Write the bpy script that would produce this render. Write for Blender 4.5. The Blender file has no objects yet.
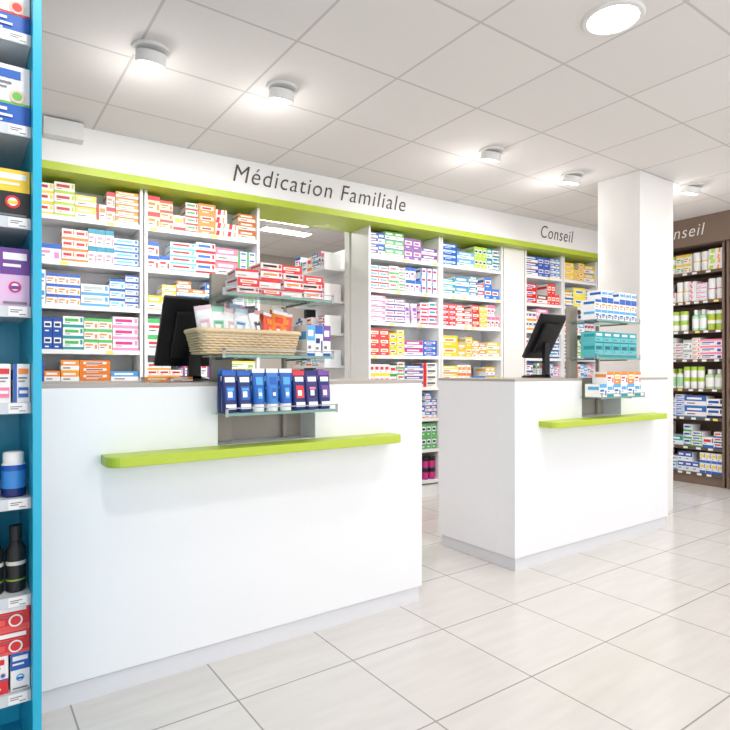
import bpy, bmesh, math, random
from mathutils import Matrix, Vector
R = random.Random(11)
scene = bpy.context.scene
try:
    scene.view_settings.view_transform = 'Standard'
    scene.view_settings.look = 'None'
except Exception: pass

def lin(c):
    return tuple(((v/255.0)/12.92 if v/255.0 <= 0.04045 else ((v/255.0+0.055)/1.055)**2.4) for v in c)

# ------------------------------------------------------------ materials
def mat(name, rgb, rough=0.5, metal=0.0, spec=0.5, emit=None, estr=0.0, noise=0.0):
    m = bpy.data.materials.new(name); m.use_nodes = True
    nt = m.node_tree; b = nt.nodes['Principled BSDF']
    col = lin(rgb)+(1,)
    b.inputs['Base Color'].default_value = col
    b.inputs['Roughness'].default_value = rough
    b.inputs['Metallic'].default_value = metal
    b.inputs['Specular IOR Level'].default_value = spec
    if emit:
        b.inputs['Emission Color'].default_value = lin(emit)+(1,)
        b.inputs['Emission Strength'].default_value = estr
    if noise > 0:
        tc = nt.nodes.new('ShaderNodeTexCoord'); n = nt.nodes.new('ShaderNodeTexNoise')
        n.inputs['Scale'].default_value = 6; n.inputs['Detail'].default_value = 5
        mx = nt.nodes.new('ShaderNodeMix'); mx.data_type = 'RGBA'
        mx.inputs[6].default_value = tuple(v*(1-noise) for v in col[:3])+(1,)
        mx.inputs[7].default_value = tuple(min(1, v*(1+noise)) for v in col[:3])+(1,)
        nt.links.new(tc.outputs['Object'], n.inputs['Vector'])
        nt.links.new(n.outputs['Fac'], mx.inputs[0])
        nt.links.new(mx.outputs[2], b.inputs['Base Color'])
    return m

def colmat(name, rough):
    m = bpy.data.materials.new(name); m.use_nodes = True
    nt = m.node_tree; b = nt.nodes['Principled BSDF']
    a = nt.nodes.new('ShaderNodeAttribute'); a.attribute_name = 'Col'
    nt.links.new(a.outputs['Color'], b.inputs['Base Color'])
    b.inputs['Roughness'].default_value = rough
    return m

M_CARTON = colmat('printed_carton', 0.42)
M_WHITE = mat('white_laminate', (240,241,244), 0.32, noise=0.01)
M_SHELF = mat('white_shelf', (240,240,240), 0.4, noise=0.01)
M_WALL = mat('white_paint', (236,234,232), 0.7, noise=0.02)
M_FASCIA = mat('fascia_white', (242,241,240), 0.5, noise=0.01)
M_GREEN = mat('lime_green', (182,202,60), 0.4, noise=0.02)
M_TOP = mat('counter_top_grey', (176,168,160), 0.35, noise=0.03)
M_TAUPE = mat('taupe_laminate', (166,156,146), 0.5, noise=0.03)
M_BROWN = mat('brown_laminate', (122,102,88), 0.5, noise=0.05)
M_BROWND = mat('dark_brown_board', (102,84,72), 0.5, noise=0.05)
M_BLUE = mat('cyan_blue_panel', (34,174,210), 0.35, noise=0.03)
M_BLACK = mat('black_plastic', (26,27,30), 0.35, noise=0.05)
M_SCREEN = mat('screen_glass', (8,9,12), 0.08)
M_METAL = mat('brushed_metal', (170,170,172), 0.3, 1.0)
M_FIXT = mat('fixture_white', (228,227,225), 0.4, noise=0.01)
M_EMIT = mat('lamp_lens', (255,252,245), 0.4, emit=(255,250,240), estr=8)
M_TEXT = mat('sign_lettering', (84,78,74), 0.6)
M_TEXTW = mat('sign_lettering_white', (235,232,228), 0.6)
M_WICKER = mat('wicker', (222,198,160), 0.7, noise=0.25)
M_BACK = mat('back_room_paint', (190,181,172), 0.7, noise=0.03)
M_PLINTH = mat('plinth_white', (224,224,228), 0.35, noise=0.01)

def glassmat():
    m = bpy.data.materials.new('glass_shelf'); m.use_nodes = True
    nt = m.node_tree; nt.nodes.remove(nt.nodes['Principled BSDF'])
    out = nt.nodes['Material Output']
    t = nt.nodes.new('ShaderNodeBsdfTransparent'); t.inputs[0].default_value = (0.80,0.90,0.88,1)
    g = nt.nodes.new('ShaderNodeBsdfGlossy'); g.inputs['Roughness'].default_value = 0.05
    x = nt.nodes.new('ShaderNodeMixShader'); x.inputs[0].default_value = 0.18
    nt.links.new(t.outputs[0], x.inputs[1]); nt.links.new(g.outputs[0], x.inputs[2])
    nt.links.new(x.outputs[0], out.inputs[0]); return m
M_GLASS = glassmat()

def tilemat(name, tile, grout, w, h, ox, oy, mortar, rough, streak=0.0):
    m = bpy.data.materials.new(name); m.use_nodes = True
    nt = m.node_tree; b = nt.nodes['Principled BSDF']
    tc = nt.nodes.new('ShaderNodeTexCoord'); mp = nt.nodes.new('ShaderNodeMapping')
    mp.inputs['Location'].default_value = (-ox, -oy, 0)
    br = nt.nodes.new('ShaderNodeTexBrick'); br.offset = 0.0; br.squash = 1.0
    br.inputs['Scale'].default_value = 1; br.inputs['Brick Width'].default_value = w
    br.inputs['Row Height'].default_value = h; br.inputs['Mortar Size'].default_value = mortar
    br.inputs['Mortar Smooth'].default_value = 0.1
    c = lin(tile)
    br.inputs['Color1'].default_value = c+(1,)
    br.inputs['Color2'].default_value = tuple(v*0.965 for v in c)+(1,)
    br.inputs['Mortar'].default_value = lin(grout)+(1,)
    nt.links.new(tc.outputs['Object'], mp.inputs['Vector']); nt.links.new(mp.outputs[0], br.inputs['Vector'])
    mp2 = nt.nodes.new('ShaderNodeMapping'); mp2.inputs['Scale'].default_value = (2.0, 14.0, 1) if streak else (90,90,1)
    nz = nt.nodes.new('ShaderNodeTexNoise'); nz.inputs['Scale'].default_value = 1.6; nz.inputs['Detail'].default_value = 6
    nt.links.new(tc.outputs['Object'], mp2.inputs['Vector']); nt.links.new(mp2.outputs[0], nz.inputs['Vector'])
    rmp = nt.nodes.new('ShaderNodeMapRange'); s = streak or 0.03
    rmp.inputs['From Min'].default_value = 0.3; rmp.inputs['From Max'].default_value = 0.7
    rmp.inputs['To Min'].default_value = 1-s; rmp.inputs['To Max'].default_value = 1.0
    nt.links.new(nz.outputs['Fac'], rmp.inputs['Value'])
    mul = nt.nodes.new('ShaderNodeVectorMath'); mul.operation = 'SCALE'
    nt.links.new(br.outputs['Color'], mul.inputs[0]); nt.links.new(rmp.outputs[0], mul.inputs['Scale'])
    nt.links.new(mul.outputs[0], b.inputs['Base Color'])
    b.inputs['Roughness'].default_value = rough
    bp = nt.nodes.new('ShaderNodeBump'); bp.inputs['Strength'].default_value = 0.25; bp.inputs['Distance'].default_value = 0.002
    inv = nt.nodes.new('ShaderNodeMath'); inv.operation = 'SUBTRACT'; inv.inputs[0].default_value = 1
    nt.links.new(br.outputs['Fac'], inv.inputs[1]); nt.links.new(inv.outputs[0], bp.inputs['Height'])
    nt.links.new(bp.outputs[0], b.inputs['Normal'])
    return m
M_FLOOR = tilemat('floor_tiles', (221,217,214), (160,156,153), 0.48, 0.485, 1.27, 1.40, 0.0032, 0.17, streak=0.08)
M_CEIL = tilemat('ceiling_tiles', (232,229,226), (200,197,194), 0.6, 0.6, 1.30, 2.40, 0.007, 0.85)

# ------------------------------------------------------------ mesh builder
class MB:
    def __init__(s, M=None):
        s.v=[]; s.f=[]; s.c=[]; s.mi=[]; s.sm=[]; s.M = M or Matrix.Identity(4)
    def add(s, vs, fs, col=(255,255,255), mi=0, smooth=False, L=None):
        o=len(s.v); T = s.M @ L if L is not None else s.M
        for p in vs: s.v.append(T @ Vector(p))
        cl = lin(col)+(1,)
        for f in fs:
            s.f.append([o+i for i in f]); s.c.append(cl); s.mi.append(mi); s.sm.append(smooth)
    def box(s, x0,x1,y0,y1,z0,z1, col=(255,255,255), mi=0, L=None):
        vs=[(x0,y0,z0),(x1,y0,z0),(x1,y1,z0),(x0,y1,z0),(x0,y0,z1),(x1,y0,z1),(x1,y1,z1),(x0,y1,z1)]
        s.add(vs,[(0,3,2,1),(4,5,6,7),(0,1,5,4),(1,2,6,5),(2,3,7,6),(3,0,4,7)],col,mi,L=L)
    def quad(s, pts, col, mi=0, L=None): s.add(pts,[(0,1,2,3)],col,mi,L=L)
    def disc(s, x,y,z,r,col,L=None,sz=1.0):
        s.add([(x+r*math.cos(2*math.pi*i/20),y,z+sz*r*math.sin(2*math.pi*i/20)) for i in range(20)],[tuple(range(20))],col,L=L)
    def prism(s, outline, y0,y1, col=(255,255,255), mi=0, plane='xz', L=None):
        n=len(outline)
        if plane=='xz': vs=[(a,y0,b) for a,b in outline]+[(a,y1,b) for a,b in outline]
        else: vs=[(a,b,y0) for a,b in outline]+[(a,b,y1) for a,b in outline]
        fs=[tuple(range(n)),tuple(reversed(range(n,2*n)))]+[(i,i+n,(i+1)%n+n,(i+1)%n) for i in range(n)]
        s.add(vs,fs,col,mi,L=L)
    def lathe(s, cx,cy, prof, seg=16, mi=0, L=None):
        for k in range(len(prof)-1):
            r0,z0,c0=prof[k]; r1,z1,_=prof[k+1]
            vs=[(cx+r0*math.cos(2*math.pi*i/seg),cy+r0*math.sin(2*math.pi*i/seg),z0) for i in range(seg)]
            vs+=[(cx+r1*math.cos(2*math.pi*i/seg),cy+r1*math.sin(2*math.pi*i/seg),z1) for i in range(seg)]
            s.add(vs,[(i,(i+1)%seg,(i+1)%seg+seg,i+seg) for i in range(seg)],c0,mi,smooth=True,L=L)
        for (r,z,c),fl in ((prof[0],True),(prof[-1],False)):
            if r>1e-5:
                vs=[(cx+r*math.cos(2*math.pi*i/seg),cy+r*math.sin(2*math.pi*i/seg),z) for i in range(seg)]
                f=tuple(range(seg)); s.add(vs,[f[::-1] if fl else f],c,mi,L=L)
    def obj(s, name, mats, parent=None, bevel=0, seg=2):
        me=bpy.data.meshes.new(name); me.from_pydata([tuple(v) for v in s.v],[],s.f); me.update()
        for m in (mats if isinstance(mats,(list,tuple)) else [mats]): me.materials.append(m)
        ca=me.color_attributes.new('Col','FLOAT_COLOR','CORNER')
        flat=[]
        for p,c in zip(me.polygons,s.c): flat.extend(list(c)*p.loop_total)
        ca.data.foreach_set('color',flat)
        me.polygons.foreach_set('material_index',s.mi); me.polygons.foreach_set('use_smooth',s.sm)
        if bevel:
            bm=bmesh.new(); bm.from_mesh(me); bmesh.ops.recalc_face_normals(bm,faces=bm.faces[:])
            bm.to_mesh(me); bm.free()
        o=bpy.data.objects.new(name,me); scene.collection.objects.link(o)
        if parent: o.parent=parent
        if bevel:
            b=o.modifiers.new('Bevel','BEVEL'); b.width=bevel; b.segments=seg; b.limit_method='ANGLE'; b.angle_limit=math.radians(40)
        return o
def empty(name):
    e=bpy.data.objects.new(name,None); scene.collection.objects.link(e); e.empty_display_size=0.1
    return e

# ------------------------------------------------------------ products
W=(245,245,245)
def carton(mb, x, y, z, w, d, h, pr, L=None, big=False):
    """front face at y, depth to +y"""
    base,a1,a2,st = pr
    mb.box(x,x+w,y,y+d,z,z+h,base,L=L)
    E=[0.0]
    def q(u0,u1,v0,v1,c,sk=0):
        E[0]+=0.0005; e=E[0]
        mb.quad([(x+u0*w,y-e,z+v0*h),(x+u1*w,y-e,z+v0*h),(x+(u1+sk)*w,y-e,z+v1*h),(x+(u0+sk)*w,y-e,z+v1*h)],c,L=L)
    def dsc(u,v,r,c):
        E[0]+=0.0005; mb.disc(x+u*w,y-E[0],z+v*h,r*w,c,L=L)
    T1=(120,120,130)
    if big:
        if st==0:
            q(0,1,0,0.36,a1); q(0,1,0.36,0.40,a2); q(0.08,0.8,0.78,0.92,a1); q(0.08,0.6,0.68,0.72,T1); q(0.08,0.5,0.61,0.64,T1)
            dsc(0.72,0.5,0.17,(235,200,180)); dsc(0.72,0.5,0.11,a2); q(0.08,0.5,0.24,0.29,W); q(0.08,0.62,0.14,0.18,W); q(0.08,0.4,0.06,0.09,W)
        elif st==1:
            q(0,1,0.55,1,a1); q(0.1,0.9,0.80,0.92,W); q(0.1,0.7,0.68,0.73,W); dsc(0.5,0.34,0.22,a2); dsc(0.5,0.34,0.14,W); q(0.35,0.65,0.30,0.36,a1); q(0.1,0.9,0.05,0.09,T1)
        elif st==2:
            q(0,1,0,0.12,a1); q(0,1,0.88,1,a1); q(0.1,0.9,0.66,0.82,a2); q(0.1,0.8,0.56,0.60,a1); q(0.1,0.65,0.48,0.51,T1); dsc(0.6,0.3,0.2,a2); dsc(0.6,0.3,0.15,base); q(0.1,0.3,0.18,0.4,a1)
        else:
            q(0,0.22,0,1,a1); q(0.3,0.92,0.74,0.88,a2); q(0.3,0.85,0.62,0.66,T1); q(0.3,0.7,0.54,0.57,T1); q(0.3,0.92,0.14,0.4,a1); q(0.36,0.86,0.24,0.32,W)
        mb.quad([(x-5e-4,y+d*0.05,z+h*0.6),(x-5e-4,y+d*0.95,z+h*0.6),(x-5e-4,y+d*0.95,z+h*0.85),(x-5e-4,y+d*0.05,z+h*0.85)],a1,L=L)
        return
    if st==0:
        q(0,1,0.72,1,a1); q(0.08,0.62,0.42,0.58,a2); q(0.08,0.45,0.22,0.30,T1); q(0.76,0.92,0.12,0.5,a2)
    elif st==1:
        q(0,0.24,0,1,a1); q(0.3,0.88,0.52,0.78,a2); q(0.3,0.8,0.3,0.38,T1); q(0.3,0.6,0.15,0.22,(150,150,155))
    elif st==2:
        q(0,1,0,1,a1); q(0.12,0.88,0.40,0.76,W) ; q(0.2,0.75,0.48,0.66,a2); q(0.2,0.6,0.14,0.22,W)
    elif st==3:
        q(0.0,0.3,0,1,a1,0.2); q(0.6,0.72,0,1,a2,0.12); q(0.1,0.9,0.42,0.6,W)
    elif st==4:
        q(0,1,0,0.26,a1); q(0.1,0.75,0.54,0.8,a2); q(0.1,0.35,0.38,0.44,T1); q(0.84,0.95,0.5,0.9,a1)
    elif st==5:
        q(0,1,0.5,1,a1); q(0,1,0,0.1,a2); q(0.12,0.8,0.64,0.84,W); q(0.12,0.5,0.24,0.34,T1)
    e=0.0006
    mb.quad([(x-e,y+d*0.05,z+h*0.55),(x-e,y+d*0.8,z+h*0.55),(x-e,y+d*0.8,z+h*0.8),(x-e,y+d*0.05,z+h*0.8)],a1,L=L)

def bottle(mb,x,y,z,r,h,body,cap,label,L=None):
    mb.lathe(x,y,[(r,z,body),(r,z+h*0.12,label),(r,z+h*0.58,body),(r,z+h*0.68,body),(r*0.45,z+h*0.78,cap),(r*0.5,z+h*0.79,cap),(r*0.5,z+h,cap)],14,L=L)
def jar(mb,x,y,z,r,h,body,cap,label,L=None):
    mb.lathe(x,y,[(r*0.92,z,body),(r*0.95,z+h*0.1,label),(r*0.98,z+h*0.65,cap),(r*1.02,z+h*0.66,cap),(r*1.02,z+h,cap)],14,L=L)
def tube(mb,x,y,z,w,h,body,cap,label,L=None,rot=0.0,lean=0.0,pouch=False):
    T=Matrix.Translation((x,y,z))@Matrix.Rotation(rot,4,'Z')@Matrix.Rotation(lean,4,'Y')
    if L is not None: T=L@T
    if pouch:
        secs=[(0,0.46,0.34,body),(0.10,0.49,0.36,body),(0.30,0.5,0.31,body),(0.50,0.5,0.25,body),(0.70,0.5,0.13,body),(0.88,0.5,0.04,label),(1.0,0.5,0.03,label)]
    else:
        secs=[(0,0.40,0.40,cap),(0.16,0.42,0.42,cap),(0.17,0.44,0.40,body),(0.38,0.45,0.32,body),(0.62,0.47,0.2,body),(0.9,0.5,0.05,W),(1.0,0.5,0.04,W)]
    seg=16; ex=0.6 if pouch else 1.0
    def ring(j):
        t,rx,ry,_=secs[j]; out=[]
        for i in range(seg):
            a=2*math.pi*i/seg; c=math.cos(a); s=math.sin(a)
            out.append((rx*w*math.copysign(abs(c)**ex,c),ry*w*math.copysign(abs(s)**ex,s),t*h))
        return out
    for k in range(len(secs)-1):
        mb.add(ring(k)+ring(k+1),[(i,(i+1)%seg,(i+1)%seg+seg,i+seg) for i in range(seg)],secs[k][3],smooth=True,L=T)
    for k,fl in ((0,True),(len(secs)-1,False)):
        f=tuple(range(seg)); mb.add(ring(k),[f[::-1] if fl else f],secs[k][3],L=T)
    def ry(t):
        for j in range(len(secs)-1):
            if secs[j][0]<=t<=secs[j+1][0]+1e-9:
                u=(t-secs[j][0])/(secs[j+1][0]-secs[j][0]); return secs[j][2]*(1-u)+secs[j+1][2]*u
        return secs[-1][2]
    def decal(t0,t1,u0,u1,c,e):
        n=4
        for i in range(n):
            a=t0+(t1-t0)*i/n; bb=t0+(t1-t0)*(i+1)/n; ya=-ry(a)*w-e; yb=-ry(bb)*w-e
            mb.quad([(u0*w,ya,a*h),(u1*w,ya,a*h),(u1*w,yb,bb*h),(u0*w,yb,bb*h)],c,L=T)
    if pouch:
        decal(0.72,0.84,-0.34,0.34,W,0.0012); decal(0.30,0.62,-0.30,0.30,label,0.0012); decal(0.36,0.50,-0.2,0.12,W,0.0018); decal(0.08,0.2,-0.36,0.36,W,0.0010); decal(0.52,0.58,-0.24,0.24,cap,0.0018)
    else:
        decal(0.62,0.80,-0.26,0.26,label,0.0012); decal(0.30,0.54,-0.16,0.16,label,0.0014); decal(0.36,0.44,-0.12,0.12,W,0.0020)

BLU=(36,98,188);NAV=(24,44,110);SKY=(84,172,226);RED=(220,48,54);ORG=(246,142,46);YEL=(250,210,60);GRN=(84,178,90)
LIM=(176,210,72);PNK=(240,128,168);MAG=(210,50,128);PUR=(124,74,162);TEA=(26,158,168);GRY=(190,192,196);BRN=(140,90,60);BLK=(30,30,34);CRM=(240,228,200)
def P(a1,a2,st,base=W): return (base,a1,a2,st)
ACC=[BLU,SKY,RED,ORG,YEL,GRN,LIM,PNK,MAG,PUR,TEA,GRY]
def jit(c):
    k=R.uniform(-20,20); return tuple(int(max(0,min(255,v+k+R.uniform(-12,12)))) for v in c)
def vary(t):
    base,a1,a2,st=t
    if R.random()<0.25: a2=R.choice(ACC)
    if R.random()<0.12: a1=R.choice(ACC)
    if R.random()<0.25 and st!=2: st=R.choice([0,1,3,4,5])
    base=R.choice([W,W,W,(250,246,236),(236,242,248),(248,240,242)]) if base==W else base
    return (base,jit(a1),jit(a2),st)
def fill_row(mb, x0,x1, yf, z, maxh, types, depth=0.22, L=None):
    items=[]
    for t in types:
        k=1 if t[0] in ('b','j','t') else R.choice([1,1,2])
        items+= [(t,R.uniform(0.8,1.2)/k) for _ in range(k)]
    tot=sum(w for _,w in items); cur=x0
    for t,ww in items:
        seg=(x1-x0)*ww/tot; s0=cur; cur+=seg
        if t[0] in ('b','j','t'):
            _,body,cap,label=t
            r=R.uniform(0.026,0.036); h=min(maxh,R.uniform(0.19,0.22)) if t[0]=='b' else R.uniform(0.095,0.115)
            if t[0]=='t': h=min(maxh,0.19); r=0.03
            cnt=max(1,int((seg-0.002)/(2*r+0.004))); r=min(0.042,((seg-0.002)/cnt-0.004)/2)
            for k in range(cnt):
                xx=s0+0.002+r+k*(2*r+0.004)
                if t[0]=='j':
                    for q in range(2):
                        jar(mb,xx,yf+r+0.005,z+q*h,r*0.97,h-0.001,body,cap,label,L=L)
                elif t[0]=='b':
                    bottle(mb,xx,yf+r+0.005,z,r,h,body,cap,label,L=L); bottle(mb,xx,yf+3*r+0.012,z,r,h,body,cap,label,L=L)
                else: tube(mb,xx,yf+r+0.01,z,r*1.9,h,body,cap,label,L=L)
            continue
        t=vary(t)
        w=R.choice([0.05,0.07,0.09,0.11,0.13]); w=min(w,seg-0.004)
        cnt=max(1,int((seg-0.002)/(w+0.002))); w=(seg-0.002)/cnt-0.002
        h=R.choice([0.048,0.058,0.07,0.08,0.105])
        if w<0.06: h=R.choice([0.10,0.12])
        top=maxh-R.uniform(0.0,0.045)
        st=max(1,round(top/h)); h=top/st-0.0005
        drop = 0 if R.random()>0.3 else 1
        for k in range(cnt):
            sk = st if (k<cnt-1 or not drop) else max(1,st-1)
            for q in range(sk):
                j=R.uniform(0,0.008)
                carton(mb,s0+0.001+k*(w+0.002),yf+j,z+q*(h+0.0004),w,depth-0.02,h,t,L=L)

# ------------------------------------------------------------ room shell
def shell(name,x0,x1,y0,y1,z0,z1,m,M=None,parent=None):
    b=MB(M); b.box(x0,x1,y0,y1,z0,z1); return b.obj(name,m,parent)
CH=2.70
shell('floor',-2.0,6.62,-3.0,8.0,-0.1,0.0,M_FLOOR)
shell('ceiling',-2.0,6.62,-3.0,8.0,CH,CH+0.1,M_CEIL)
WM=Matrix.Translation((0,4.07,0))@Matrix.Rotation(-math.atan(0.06),4,'Z')
b=MB(WM); b.box(-1.98,1.90,0.44,0.52,0,CH); b.box(2.86,6.5,0.44,0.52,0,CH); b.box(1.90,2.86,0.44,0.52,2.46,CH)
b.obj('wall_back',M_WALL)
shell('wall_left',-2.1,-2.0,-3.0,8.0,0,CH,M_WALL)
shell('wall_right',6.52,6.62,-3.0,8.0,0,CH,M_WALL)
shell('wall_rear',-2.0,6.52,7.0,7.1,0,CH,M_BACK)
shell('wall_side',0.9,1.0,4.62,7.0,0,CH,M_BACK)
b=MB(); b.box(-2.0,6.52,-3.0,-2.9,0,0.2); b.box(-2.0,6.52,-3.0,-2.9,2.6,CH)
for x in (-2.0,0.75,3.55,6.32): b.box(x,x+0.2,-3.0,-2.9,0.2,2.6)
b.obj('wall_front',M_WALL)
for i,(x0,x1) in enumerate(((-1.8,0.75),(0.95,3.55),(3.75,6.32))):
    b=MB(); t=0.05
    b.box(x0,x1,-2.98,-2.92,0.2,0.2+t); b.box(x0,x1,-2.98,-2.92,2.6-t,2.6); b.box(x0,x0+t,-2.98,-2.92,0.25,2.55); b.box(x1-t,x1,-2.98,-2.92,0.25,2.55)
    b.obj('window_%d'%(i+1),M_METAL)

# ------------------------------------------------------------ fascia
fe=empty('shop_fascia_sign')
b=MB(WM); b.box(-1.9,6.08,0,0.03,2.45,CH-0.001); b.obj('fascia_board',M_FASCIA,fe)
b=MB(WM); b.box(-1.9,6.08,-0.006,0.43,2.40,2.449); b.obj('green_soffit',M_GREEN,fe)
def text(name,s,width,M,parent,m,cap=None):
    c=bpy.data.curves.new(name,'FONT'); c.body=s; c.size=0.2; c.shear=0.22; c.extrude=0.001; c.space_character=1.12; c.offset=-0.0012
    o=bpy.data.objects.new(name,c); scene.collection.objects.link(o); c.materials.append(m)
    bpy.context.view_layer.update()
    k=width/max(o.dimensions.x,1e-3); ky=k if cap is None else cap
    o.matrix_world=M@Matrix.Diagonal((k,ky,1,1)); o.parent=parent
    return o
RX=Matrix.Rotation(math.pi/2,4,'X')
text('lettering_left','Médication Familiale',1.54,WM@Matrix.Translation((1.615,-0.003,2.53))@RX,fe,M_TEXT,0.92)
text('lettering_right','Conseil',0.50,WM@Matrix.Translation((4.86,-0.003,2.52))@RX,fe,M_TEXT,0.92)

# ------------------------------------------------------------ wall shelving bays
SH=[2.15,1.86,1.575,1.285,1.0,0.715,0.43,0.145]
def bay(x0,x1,rows,M=WM,yf=0.12,sh=SH,mt=None,top=2.399,name='wall_shelving_unit',depth=0.30):
    mt=mt or [M_SHELF,M_SHELF]
    e=empty(name)
    b=MB(M); t=0.02
    b.box(x0,x0+t,yf,yf+depth,0,top); b.box(x1-t,x1,yf,yf+depth,0,top)
    b.box(x0+t,x1-t,yf+depth-0.01,yf+depth,0,top)
    b.box(x0+t,x1-t,yf+0.02,yf+depth-0.01,0,0.10)
    b.obj('carcass',mt[0],e)
    b=MB(M)
    for z in sh:
        b.box(x0+t,x1-t,yf+0.012,yf+depth-0.01,z-0.02,z,(225,225,225),0)
        b.box(x0+t,x1-t,yf+0.006,yf+0.012,z-0.028,z+0.002,(205,205,208),0)
        x=x0+t+0.02
        while x<x1-t-0.06:
            c=(240,240,240) if R.random()>0.15 else (245,228,110)
            b.quad([(x,yf+0.005,z-0.025),(x+0.045,yf+0.005,z-0.025),(x+0.045,yf+0.005,z-0.003),(x,yf+0.005,z-0.003)],c,1)
            x+=R.uniform(0.07,0.14)
    b.obj('shelf_boards',[mt[1],M_CARTON],e)
    p=MB(M)
    for z,row in zip(sh,rows):
        if row: fill_row(p,x0+t+0.002,x1-t-0.002,yf+0.022,z+0.0008,0.235,row,0.2)
    p.obj('medicine_boxes',M_CARTON,e)
    return e
gen=[P(BLU,RED,0),P(GRN,BLU,1),P(ORG,RED,4),P(SKY,BLU,5),P(PNK,PUR,0)]
bay(-0.66,0.18,[gen]*8)
bay(0.20,1.03,[
 [P(ORG,RED,5),P(YEL,RED,0),P(ORG,RED,4),P(YEL,ORG,5),P(RED,ORG,0),P(ORG,RED,5)],
 [P(SKY,PNK,4),P(BLU,PNK,0),P(SKY,RED,4),P(TEA,PNK,0),P(BLU,SKY,4)],
 [P(BLU,SKY,4),P(BLU,ORG,0),P(SKY,BLU,4),P(BLU,SKY,0)],
 [P(GRY,BLU,0),P(BLU,NAV,2,BLK),P(TEA,GRN,4),P(SKY,RED,4),P(PNK,RED,4)],
 [P(BLU,SKY,2),P(ORG,YEL,5),P(ORG,BRN,2),P(SKY,GRN,0)],gen,gen,gen])
bay(1.04,1.88,[
 [P(RED,ORG,0,CRM),P(RED,YEL,4),P(ORG,RED,2),P(RED,ORG,0),P(ORG,RED,5)],
 [P(BLU,RED,0),P(SKY,RED,4),P(RED,BLU,4),P(PNK,RED,4),P(GRN,BLU,1)],
 [P(YEL,ORG,5),P(ORG,YEL,5),P(BLU,SKY,5),P(GRY,BLU,1)],
 [P(GRN,RED,0),P(BLU,SKY,4),P(SKY,BLU,0)],
 [P(ORG,RED,4),P(BLU,RED,1),P(YEL,RED,0)],gen,gen,gen])
bay(2.87,3.66,[
 [P(BLU,SKY,5),P(SKY,BLU,5),P(PUR,PNK,2),P(PUR,PNK,5)],
 [P(RED,GRN,4),P(GRN,PNK,4),P(PNK,PUR,5),P(BLU,RED,4)],
 [P(PNK,PUR,5),P(PUR,PNK,4),('t',(225,200,230),W,PUR),P(MAG,RED,4)],
 [P(RED,ORG,2),P(YEL,PUR,2),P(MAG,PUR,5),P(BLU,NAV,2)],
 [P(YEL,BLU,4),P(GRN,RED,4),P(BLU,RED,5),P(RED,NAV,4)],
 [P(BLU,SKY,4),P(SKY,BLU,4),P(BLU,ORG,5)],
 [('b',BLK,W,GRN),P(PUR,NAV,2),('b',(60,90,60),BLK,LIM),P(GRN,NAV,2)],
 [P(MAG,RED,2),('j',MAG,BLK,RED),('j',PUR,BLK,MAG)]])
bay(3.67,4.46,[
 [P(BLU,SKY,2),P(SKY,TEA,5),P(BLU,NAV,2),P(TEA,BLU,5)],
 [P(BLU,SKY,5),P(SKY,BLU,5),P(RED,BLU,5),P(BLU,RED,2)],
 [P(RED,PNK,2),P(RED,W,5),P(RED,ORG,2),P(PNK,RED,5)],
 [P(YEL,ORG,2),P(YEL,W,2),P(ORG,YEL,5),P(YEL,LIM,5)],
 [P(YEL,ORG,5),P(ORG,RED,4),P(BLU,SKY,2),P(YEL,BLU,5)],gen,gen,gen])
bay(4.78,5.36,[
 [P(BLU,ORG,5),P(BLU,GRN,2),P(BLU,SKY,5)],
 [P(RED,BLU,2),P(BRN,RED,5),P(RED,ORG,2)],
 [P(ORG,BLU,4),P(PNK,BLU,5),P(BLU,RED,4)],
 [P(SKY,RED,4),P(GRN,BLU,5),P(BLU,SKY,4)],gen,gen,gen,gen])
bay(5.37,5.95,[
 [P(YEL,ORG,2),P(YEL,RED,2),P(YEL,BLU,5)],
 [P(BLU,YEL,4),P(YEL,BLU,2),P(SKY,BLU,4)],
 [P(RED,YEL,4),P(SKY,RED,5),P(BLU,RED,4)],
 [P(GRN,BLU,4),P(LIM,GRN,5),P(BLU,SKY,4)],gen,gen,gen,gen])
b=MB(WM); b.box(4.475,4.765,0.12,0.42,0,2.398); b.obj('wall_pier',M_WALL)

# brown unit on right wall: local x -> -b, local y -> +a
BMx=Matrix(((0,1,0,6.05),(-1,0,0,0),(0,0,1,0),(0,0,0,1)))
BSH=[2.16,1.86,1.56,1.27,0.97,0.68,0.38,0.12]
pale=lambda c:tuple(int(v*0.5+127) for v in c)
brows=[
 [('j',LIM,W,YEL),P(YEL,LIM,5),('j',LIM,LIM,W),P(YEL,GRN,0),('j',YEL,W,W),P(LIM,YEL,5)],
 [('j',pale(PNK),PNK,W),('j',pale(PNK),W,PNK),P(PNK,YEL,5),('j',YEL,W,W),P(PNK,W,5),('j',PNK,W,W)],
 [('j',pale(PNK),W,PNK),('j',pale(PNK),PNK,W),('b',LIM,W,W),('j',pale(GRN),LIM,W),('b',(180,230,190),W,W),('j',YEL,W,LIM)],
 [P(RED,PNK,4),P(PNK,RED,0),P(GRY,PNK,4),P(GRY,RED,0),P(PNK,BLU,4)],
 [('j',W,PNK,pale(PNK)),('b',W,PNK,pale(PNK)),('b',W,LIM,pale(GRN)),('j',W,LIM,W),('b',(190,215,170),W,W)],
 [P(BLU,SKY,4),P(BLU,SKY,5),P(SKY,BLU,4),P(BLU,W,5),P(NAV,BLU,4)],
 [P(BLU,GRN,5),P(BLU,SKY,5),P(TEA,BLU,5),P(GRN,BLU,4),P(BLU,RED,4)],
 [P(BLU,SKY,2),P(SKY,BLU,5),P(BLU,W,5),P(BLU,SKY,4)]]
bay(-3.58,-2.57,brows,M=BMx,yf=0.06,sh=BSH,mt=[M_BROWN,M_BROWND],top=2.42,name='brown_shelving_unit')
bay(-2.55,-1.54,brows,M=BMx,yf=0.06,sh=BSH,mt=[M_BROWN,M_BROWND],top=2.42,name='brown_shelving_unit')
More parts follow.
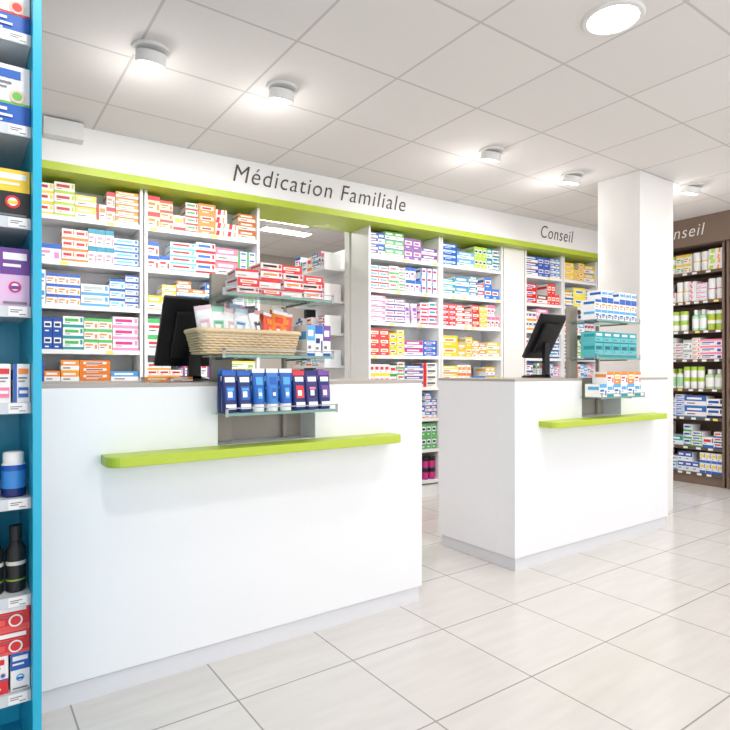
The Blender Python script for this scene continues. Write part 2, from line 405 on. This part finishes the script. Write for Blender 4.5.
be=empty('brown_fascia_sign')
b=MB(BMx); b.box(-3.60,-1.50,0.0,0.40,2.421,CH-0.001); b.obj('fascia_board',M_BROWN,be)
text('lettering','Conseil',0.50,BMx@Matrix.Translation((-3.24,-0.003,2.51))@RX,be,M_TEXTW,0.86)

# column
b=MB(); b.box(4.285,4.79,2.40,2.76,0,CH-0.001); b.obj('column',M_WALL,bevel=0.004)

# ------------------------------------------------------------ counters
def counter(o,dz=0.0):
    e=empty('service_counter'); a0,a1,n0,n1=o+0.195,o+1.885,o+0.83,o+1.27
    b=MB()
    b.prism([(a0,0.075),(a1,0.075),(a1,1.085),(n1,1.085),(n1,0.852),(n0,0.852),(n0,1.085),(a0,1.085)],2.18,2.32)
    b.box(a0,a1,2.32,2.82,0.075,1.085)
    b.obj('body',M_WHITE,e,bevel=0.002)
    b=MB(); b.box(a0+0.014,a1-0.010,2.190,2.80,0.0,0.070); b.box(a0+0.03,a1-0.03,2.21,2.79,0.07,0.075); b.obj('plinth',M_PLINTH,e)
    b=MB()
    b.prism([(a0,2.18),(n0,2.18),(n0,2.32),(n1,2.32),(n1,2.18),(a1,2.18),(a1,2.82),(a0,2.82)],1.0852,1.10,plane='xy')
    b.obj('worktop',M_TOP,e,bevel=0.0015)
    b=MB(); b.box(n0+0.001,n1-0.001,2.312,2.3195,0.853,1.084); b.obj('niche_panel',M_TAUPE,e)
    L0,L1,r=o+0.405,o+1.68,0.05
    pts=[(L0,2.1799)]
    for k in range(7):
        t=math.pi/2*k/6; pts.append((L0+r-r*math.cos(t),2.06+r-r*math.sin(t)))
    for k in range(7):
        t=math.pi/2*k/6; pts.append((L1-r+r*math.sin(t),2.06+r-r*math.cos(t)))
    pts.append((L1,2.1799))
    b=MB(); b.prism(pts,0.815,0.851,plane='xy'); b.obj('green_ledge',M_GREEN,e,bevel=0.003)
    d=empty('counter_display_stand')
    b=MB(); b.box(o+0.84,o+0.93,2.28,2.308,0.8525,1.545+dz); b.box(o+1.17,o+1.19,2.288,2.308,0.8525,1.43+dz)
    b.obj('post',M_TAUPE,d,bevel=0.003)
    b=MB()
    for z in (1.44+dz,1.205+dz): b.box(o+0.80,o+1.29,2.06,2.275,z-0.008,z)
    b.box(o+0.80,o+1.29,2.03,2.175,0.977,0.985); b.box(o+0.84,o+1.26,2.175,2.275,0.977,0.985)
    b.obj('glass_shelves',M_GLASS,d)
    b=MB()
    for z,yf in ((1.44+dz,2.06),(1.205+dz,2.06),(0.985,2.03)):
        b.box(o+0.80,o+1.29,yf-0.003,yf-0.0005,z-0.009,z+0.001,(120,160,150))
        for x in (0.86,1.18): b.box(o+x,o+x+0.015,yf+0.03,2.28,z-0.016,z-0.0085,(120,118,116))
        for x in (0.80,1.278): b.box(o+x,o+x+0.012,yf-0.0045,yf-0.0032,z-0.012,z+0.022,(160,162,165))
        b.box(o+0.80,o+1.29,yf-0.0045,yf-0.0032,z+0.018,z+0.022,(175,177,180))
    b.obj('shelf_rails',M_CARTON,d)
    return e
counter(0.0); counter(2.385,0.025)

# products counter 1
rr=random.Random(3)
b=MB()
x=0.875
for c in range(4):
    z=1.4405
    for q in range((3,4,4,3)[c]):
        w=0.092; h=0.033
        L=Matrix.Translation((x+w/2+rr.uniform(-.003,.003),2.155,z))@Matrix.Rotation(rr.uniform(-.12,.12),4,'Z')
        carton(b,-w/2,-0.06,0,w,0.12,h,[P(RED,BLK,4,(245,225,220)),P(RED,ORG,2),P(RED,W,0,(240,225,220)),P(RED,ORG,4)][(c+q)%4],L=L)
        z+=h+0.0005
    x+=0.097
b.obj('stacked_medicine_boxes',M_CARTON)
b=MB()
x=1.174
for c in range(3):
    carton(b,x,2.08,1.2055,0.036,0.12,0.13,[P(SKY,BLU,5),P(BLU,NAV,0),P(PUR,BLU,5)][c]); x+=0.0385
b.obj('small_cartons',M_CARTON)
b=MB()
LB=(60,130,210)
cols=[(NAV,SKY,BLU),(NAV,SKY,BLU),(BLU,W,SKY),(LB,W,BLU),(BLU,W,SKY),(NAV,RED,(220,60,70)),((60,54,120),PNK,NAV),(NAV,PUR,PUR)]
x=0.836
for i,c in enumerate(cols):
    if i in (2,3,4): tube(b,x,2.080,0.9858,0.056,0.168,c[0],c[1],c[2],rot=rr.uniform(-.1,.1))
    else: tube(b,x,2.082,0.9858,0.058,0.160,c[0],c[1],c[2],rot=rr.uniform(-.06,.06),pouch=True)
    tube(b,x+0.002,2.130,0.9858,0.056,0.165,c[0],c[1],c[2],pouch=True)
    x+=0.0595
b.obj('cream_tubes',M_CARTON)

# wicker basket
be=empty('wicker_basket')
bx,by,bz=0.935,2.170,1.2067
def rrect(hx,hy,r,n=10,z=0):
    pts=[]
    for cx,cy,t0 in ((hx-r,hy-r,0),(-hx+r,hy-r,math.pi/2),(-hx+r,-hy+r,math.pi),(hx-r,-hy+r,1.5*math.pi)):
        for k in range(n):
            t=t0+math.pi/2*k/(n-1); pts.append(Vector((cx+r*math.cos(t),cy+r*math.sin(t),z)))
    tot=sum((pts[(i+1)%len(pts)]-pts[i]).length for i in range(len(pts)))
    N=160; out=[]; step=tot/N
    segs=[(pts[i],pts[(i+1)%len(pts)]) for i in range(len(pts))]
    si=0; off=0
    for k in range(N):
        t=k*step
        while si<len(segs)-1 and off+(segs[si][1]-segs[si][0]).length<t: off+=(segs[si][1]-segs[si][0]).length; si+=1
        l=(segs[si][1]-segs[si][0]).length or 1
        out.append(segs[si][0].lerp(segs[si][1],min(1,(t-off)/l)))
    return out
def sweep(mb,pts,r,seg=6,closed=True):
    n=len(pts); vs=[]
    for i in range(n):
        d=(pts[(i+1)%n]-pts[i-1]).normalized() if closed else (pts[min(i+1,n-1)]-pts[max(i-1,0)]).normalized()
        up=Vector((0,0,1)) if abs(d.z)<0.9 else Vector((0,1,0)); s=d.cross(up).normalized(); u=s.cross(d)
        for k in range(seg):
            t=2*math.pi*k/seg; vs.append(pts[i]+s*r*math.cos(t)+u*r*math.sin(t))
    fs=[]
    for i in range(n if closed else n-1):
        for k in range(seg): fs.append((i*seg+k,((i+1)%n)*seg+k,((i+1)%n)*seg+(k+1)%seg,i*seg+(k+1)%seg))
    mb.add(vs,fs,smooth=True)
b=MB(Matrix.Translation((bx,by,bz)))
NR=9; H=0.078
for i in range(NR):
    t=i/(NR-1); hx=0.195+0.017*t; hy=0.077+0.014*t
    pts=rrect(hx,hy,0.03); n=len(pts); out=[]
    for k,p in enumerate(pts):
        nrm=Vector((p.x/hx,p.y/hy,0)).normalized(); out.append(Vector((p.x,p.y,0.006+t*H))+nrm*0.0026*math.sin(2*math.pi*k*32/n+(i%2)*math.pi))
    sweep(b,out,0.0046)
sweep(b,[Vector((p.x,p.y,H+0.012)) for p in rrect(0.214,0.093,0.034)],0.009,8)
p0=rrect(0.192,0.074,0.03); p1=rrect(0.209,0.088,0.03)
for k in range(0,160,3): sweep(b,[Vector((p0[k].x,p0[k].y,0.004)),Vector((p1[k].x,p1[k].y,H+0.01))],0.003,5,False)
b.obj('weave',M_WICKER,be)
b=MB(Matrix.Translation((bx,by,bz))); b.box(-0.18,0.18,-0.066,0.066,0.003,0.05); b.obj('liner',M_WICKER,be)
b=MB(Matrix.Translation((bx,by,bz+0.051)))
V=(240,240,240)
bc=[(V,(225,170,185),(236,206,214)),(V,(90,170,130),(150,205,175)),(V,GRY,(235,195,202)),(V,(90,120,170),(180,210,224)),(V,W,(226,160,172)),
    (V,(60,60,66),(90,90,96)),((235,90,70),W,ORG),(ORG,W,(230,70,60)),((235,90,70),W,ORG)]
for i,c in enumerate(bc):
    x=-0.162+i*0.040; po=(i<6)
    tube(b,x,-0.036,0,0.064,0.128+rr.uniform(-.014,.012),c[0],c[1],c[2],rot=rr.uniform(-.5,.5),lean=rr.uniform(-.22,.22),pouch=po)
    tube(b,x+0.01,0.024,0,0.062,0.145+rr.uniform(-.01,.012),c[0],c[1],c[2],rot=rr.uniform(-.5,.5),lean=rr.uniform(-.2,.2),pouch=po)
b.obj('cream_tubes_in_basket',M_CARTON,be)

# products counter 2
o=2.385; b=MB(); dz=0.025
x=o+0.81
for c in range(7):
    for q in range(3 if c in (1,2,4,5,6) else 2): carton(b,x,2.075,1.4405+dz+q*0.0625,0.062,0.1,0.062,[P(SKY,BLU,0),P(BLU,ORG,0),P(BLU,SKY,4)][q])
    x+=0.067
x=o+0.81
for c in range(5):
    for q in range(2): carton(b,x,2.075,1.2055+dz+q*0.0905,0.09,0.1,0.09 if q==0 else 0.07,((96,190,196),TEA,(12,110,125),5 if q else 4))
    x+=0.094
x=o+0.81
for c in range(6):
    t=[P(SKY,BLU,0),P(TEA,SKY,4)][c%2]
    carton(b,x,2.045,0.9855,0.074,0.1,0.08,t)
    if c>0: carton(b,x,2.045,1.0665,0.074,0.1,0.075,[P(ORG,YEL,2),P(ORG,RED,0)][c%2])
    x+=0.078
b.obj('boxed_remedies',M_CARTON)

# ------------------------------------------------------------ monitors
def monitor(a0,w,zb,name='computer_monitor'):
    e=empty(name); H=0.335; tilt=math.radians(29)
    L=Matrix.Translation((a0,2.63,zb))@Matrix.Rotation(tilt,4,'X')
    b=MB(L); b.box(0,w,-0.012,0.012,0,H); b.box(w*0.18,w*0.82,-0.035,-0.012,0.05,H-0.06)
    b.obj('housing',M_BLACK,e,bevel=0.006)
    b=MB(L); b.box(0.015,w-0.015,0.0121,0.0135,0.02,H-0.015); b.obj('screen',M_SCREEN,e)
    cx=a0+w/2
    b=MB(Matrix.Translation((cx,2.62,1.10)))
    b.lathe(0,0,[(0.10,0.0006,BLK),(0.10,0.010,BLK),(0.085,0.018,BLK),(0.0,0.019,BLK)],28)
    b.prism([(-0.028,0.012),(0.028,0.012),(0.022,zb-1.1+0.1),(-0.022,zb-1.1+0.1)],-0.095,-0.07)
    b.box(-0.03,0.03,-0.095,0.02,0.012,0.022)
    b.obj('stand',M_BLACK,e)
monitor(0.705,0.30,1.17)
monitor(3.19,0.27,1.24)
b=MB(); x=0.60
for t in (P(ORG,YEL,2),P(ORG,RED,5)):
    carton(b,x,2.36,1.1005,0.09,0.07,0.02,t); x+=0.1
b.obj('leaflet_boxes',M_CARTON)

# ------------------------------------------------------------ blue gondola on left
g=empty('blue_display_shelving')
gx1=0.17; gx0=-0.85; gy0=1.66; gy1=2.06
b=MB(); b.box(gx1-0.02,gx1,gy0,gy1,0,2.3); b.box(gx0,gx0+0.02,gy0,gy1,0,2.3); b.box(gx0+0.02,gx1-0.02,gy1-0.02,gy1,0,2.3)
b.box(gx0+0.02,gx1-0.02,gy0+0.03,gy1-0.02,0,0.08)
b.box(gx0+0.02,gx1-0.02,gy0+0.01,gy1-0.02,2.26,2.3); b.obj('carcass',M_BLUE,g,bevel=0.001)
GS=[2.0,1.765,1.53,1.305,1.06,0.817,0.57,0.325]
b=MB()
for z in GS:
    b.box(gx0+0.021,gx1-0.021,gy0+0.05,gy1-0.021,z-0.018,z,(225,228,230))
    b.box(gx0+0.021,gx1-0.021,gy0+0.038,gy0+0.05,z-0.026,z+0.002,(205,212,218))
    x=gx1-0.07
    while x>gx0+0.06:
        b.quad([(x,gy0+0.037,z-0.024),(x+0.042,gy0+0.037,z-0.024),(x+0.042,gy0+0.037,z+0.001),(x,gy0+0.037,z+0.001)],(240,240,240))
        for k,(u0,u1,v) in enumerate(((0.004,0.03,-0.007),(0.004,0.022,-0.012),(0.024,0.038,-0.018))):
            b.quad([(x+u0,gy0+0.0365,z+v-0.002),(x+u1,gy0+0.0365,z+v-0.002),(x+u1,gy0+0.0365,z+v),(x+u0,gy0+0.0365,z+v)],(90,90,100))
        x-=0.065
b.obj('shelves',M_CARTON,g)
b=MB(); yf=gy0+0.055
def grow(z,w,h,prs,gap=0.006,rows=1,d=0.12,start=0.0):
    x=gx1-0.022-start-w; i=0
    while x>gx0+0.03:
        for q in range(rows): carton(b,x,yf,z+0.0008+q*(h+0.0005),w,d,h,prs[i%len(prs)],big=True)
        x-=w+gap; i+=1
grow(2.0,0.1,0.14,[P(BLU,RED,0),P(GRN,SKY,1)])
grow(1.765,0.10,0.155,[P(BLU,(110,190,90),0),P(SKY,BLU,1)])
grow(1.53,0.075,0.125,[P(YEL,RED,1,BLK),P(YEL,(200,60,50),2,(250,235,170))])
grow(1.305,0.065,0.15,[P((110,60,150),MAG,1,(226,190,226)),P(PNK,PUR,2,(236,214,236))])
grow(1.06,0.036,0.10,[P(BLU,ORG,3),P(PNK,RED,3)],gap=0.006)
grow(0.325,0.042,0.095,[P(BLU,SKY,1),P(RED,BLU,0)],gap=0.005)
x=gx1-0.055
while x>gx0+0.05:
    b.lathe(x,yf+0.04,[(0.026,0.8178,NAV),(0.028,0.822,NAV),(0.028,0.84,(60,140,215)),(0.028,0.885,(30,90,180)),(0.028,0.90,(225,230,235)),(0.024,0.905,W),(0.024,0.93,W),(0.02,0.933,W)],18); x-=0.066
x=gx1-0.05
while x>gx0+0.05:
    b.lathe(x,yf+0.04,[(0.021,0.5708,BLK),(0.023,0.575,BLK),(0.023,0.60,(150,180,60)),(0.023,0.604,BLK),(0.023,0.64,(220,220,210)),(0.023,0.65,BLK),(0.023,0.68,BLK),(0.013,0.70,BLK),(0.013,0.705,BLK),(0.015,0.706,BLK),(0.015,0.74,BLK)],18); x-=0.05
b.obj('packaged_products',M_CARTON,g)
b=MB()
x=gx1-0.022-0.078
while x>gx0+0.03:
    for q in range(2): carton(b,x,yf,0.4215+q*0.0655,0.078,0.12,0.065,P((235,90,90),W,2,RED),big=True)
    x-=0.083
b.obj('red_cartons',M_CARTON,g)

# ------------------------------------------------------------ ceiling fixtures
def downlight(x,y,power,r=0.12):
    e=empty('recessed_downlight')
    b=MB(Matrix.Translation((x,y,0)))
    b.lathe(0,0,[(r*0.86,CH-0.001,W),(r*0.9,CH-0.012,W),(r*1.04,CH-0.010,W),(r*1.1,CH-0.0005,W)],32); b.obj('trim_ring',M_FIXT,e)
    b=MB(Matrix.Translation((x,y,0))); b.lathe(0,0,[(r*0.86,CH-0.006,W),(r*0.86,CH-0.002,W)],32); b.obj('diffuser',M_EMIT,e)
    l=bpy.data.lights.new('lamp','AREA'); l.shape='DISK'; l.size=r*1.7; l.energy=power; l.color=(1,0.965,0.92)
    o=bpy.data.objects.new('lamp',l); scene.collection.objects.link(o); o.location=(x,y,CH-0.02); o.parent=e
for x,y in ((2.35,1.44),(0.4,0.9),(4.3,1.2),(2.4,-0.9),(5.5,0.6)):  # first is in view; unseen others added to light the whole room
    downlight(x,y,15)
def spot(x,y):
    e=empty('ceiling_spotlight')
    b=MB(Matrix.Translation((x,y,0)))
    b.lathe(0,0,[(0.088,CH-0.016,W),(0.088,CH-0.0005,W)],32)
    L=Matrix.Translation((0,0,CH-0.028))@Matrix.Rotation(math.radians(16),4,'X')
    b.lathe(0,0,[(0.066,-0.040,W),(0.070,-0.036,W),(0.070,0.012,W)],32,L=L); b.obj('housing',M_FIXT,e)
    b=MB(Matrix.Translation((x,y,0))); b.lathe(0,0,[(0.058,-0.0415,W),(0.058,-0.0402,W)],24,L=L); b.obj('lens',M_EMIT,e)
    l=bpy.data.lights.new('lamp','SPOT'); l.energy=52; l.spot_size=math.radians(125); l.spot_blend=0.9; l.shadow_soft_size=0.05; l.color=(1,0.975,0.94)
    o=bpy.data.objects.new('lamp',l); scene.collection.objects.link(o)
    o.location=(x,y+0.03,CH-0.09); o.rotation_euler=(math.radians(36),0,0); o.parent=e
    l=bpy.data.lights.new('ceiling_fill','POINT'); l.energy=2.6; l.shadow_soft_size=0.06; l.color=(1,0.98,0.95)  # added point light hung clear of the fixture to brighten the ceiling
    o=bpy.data.objects.new('ceiling_fill',l); scene.collection.objects.link(o)
    o.location=(x,y+0.18,CH-0.25); o.parent=e
for x,y in ((0.757,2.87),(1.446,2.842),(3.063,2.80),(3.956,2.77),(5.0,2.36)): spot(x,y)
b=MB(WM); b.box(0.42,0.64,-0.09,-0.001,2.585,2.69); b.box(0.44,0.62,-0.093,-0.09,2.60,2.612,(150,150,150))
b.obj('alarm_siren_box',M_FIXT,bevel=0.006)

# back room
for k,(x,y) in enumerate(((2.75,5.3),(2.95,5.7))):
    e=empty('ceiling_light_panel')
    b=MB(); b.box(x-0.3,x+0.3,y-0.1,y+0.1,CH-0.012,CH-0.0005); b.obj('frame',M_FIXT,e)
    b=MB(); b.box(x-0.28,x+0.28,y-0.08,y+0.08,CH-0.016,CH-0.0122); b.obj('diffuser',M_EMIT,e)
    l=bpy.data.lights.new('lamp','AREA'); l.shape='RECTANGLE'; l.size=0.55; l.size_y=0.15; l.energy=22
    o=bpy.data.objects.new('lamp',l); scene.collection.objects.link(o); o.location=(x,y,CH-0.02); o.parent=e
e=empty('stockroom_shelving'); b=MB(); b.box(2.98,3.0,4.5,5.1,0,2.3); b.box(2.72,2.98,4.5,4.515,0,0.3)
for z in (0.3,0.6,0.9,1.2,1.5,1.8,2.1): b.box(2.72,2.98,4.5,5.1,z-0.02,z)
b.obj('frame',M_SHELF,e)
SM=Matrix(((0,1,0,2.73),(-1,0,0,0),(0,0,1,0),(0,0,0,1)))
p=MB(SM)
for z in (1.2,1.5,1.8,2.1): fill_row(p,-5.08,-4.52,0.0,z+0.001,0.17,gen,0.2)
p.obj('stock_boxes',M_CARTON,e)
b=MB(); b.box(3.9,4.35,6.93,6.999,1.0,2.0); b.box(3.93,4.32,6.925,6.93,1.03,1.97); b.obj('wall_mounted_screen',M_BLACK,bevel=0.004)

# ------------------------------------------------------------ world + camera
w=bpy.data.worlds.new('World'); scene.world=w; w.use_nodes=True
bg=w.node_tree.nodes['Background']; bg.inputs[0].default_value=(0.94,0.96,1.0,1); bg.inputs[1].default_value=2.8
cd=bpy.data.cameras.new('camera'); cam=bpy.data.objects.new('camera',cd); scene.collection.objects.link(cam)
cd.lens=575/730*36; cd.sensor_width=36; cd.clip_start=0.05
cd.shift_y=7/730
cam.location=(0,0,1.14); cam.rotation_euler=(math.pi/2,0,-math.atan2(0.576,0.817))
scene.camera=cam
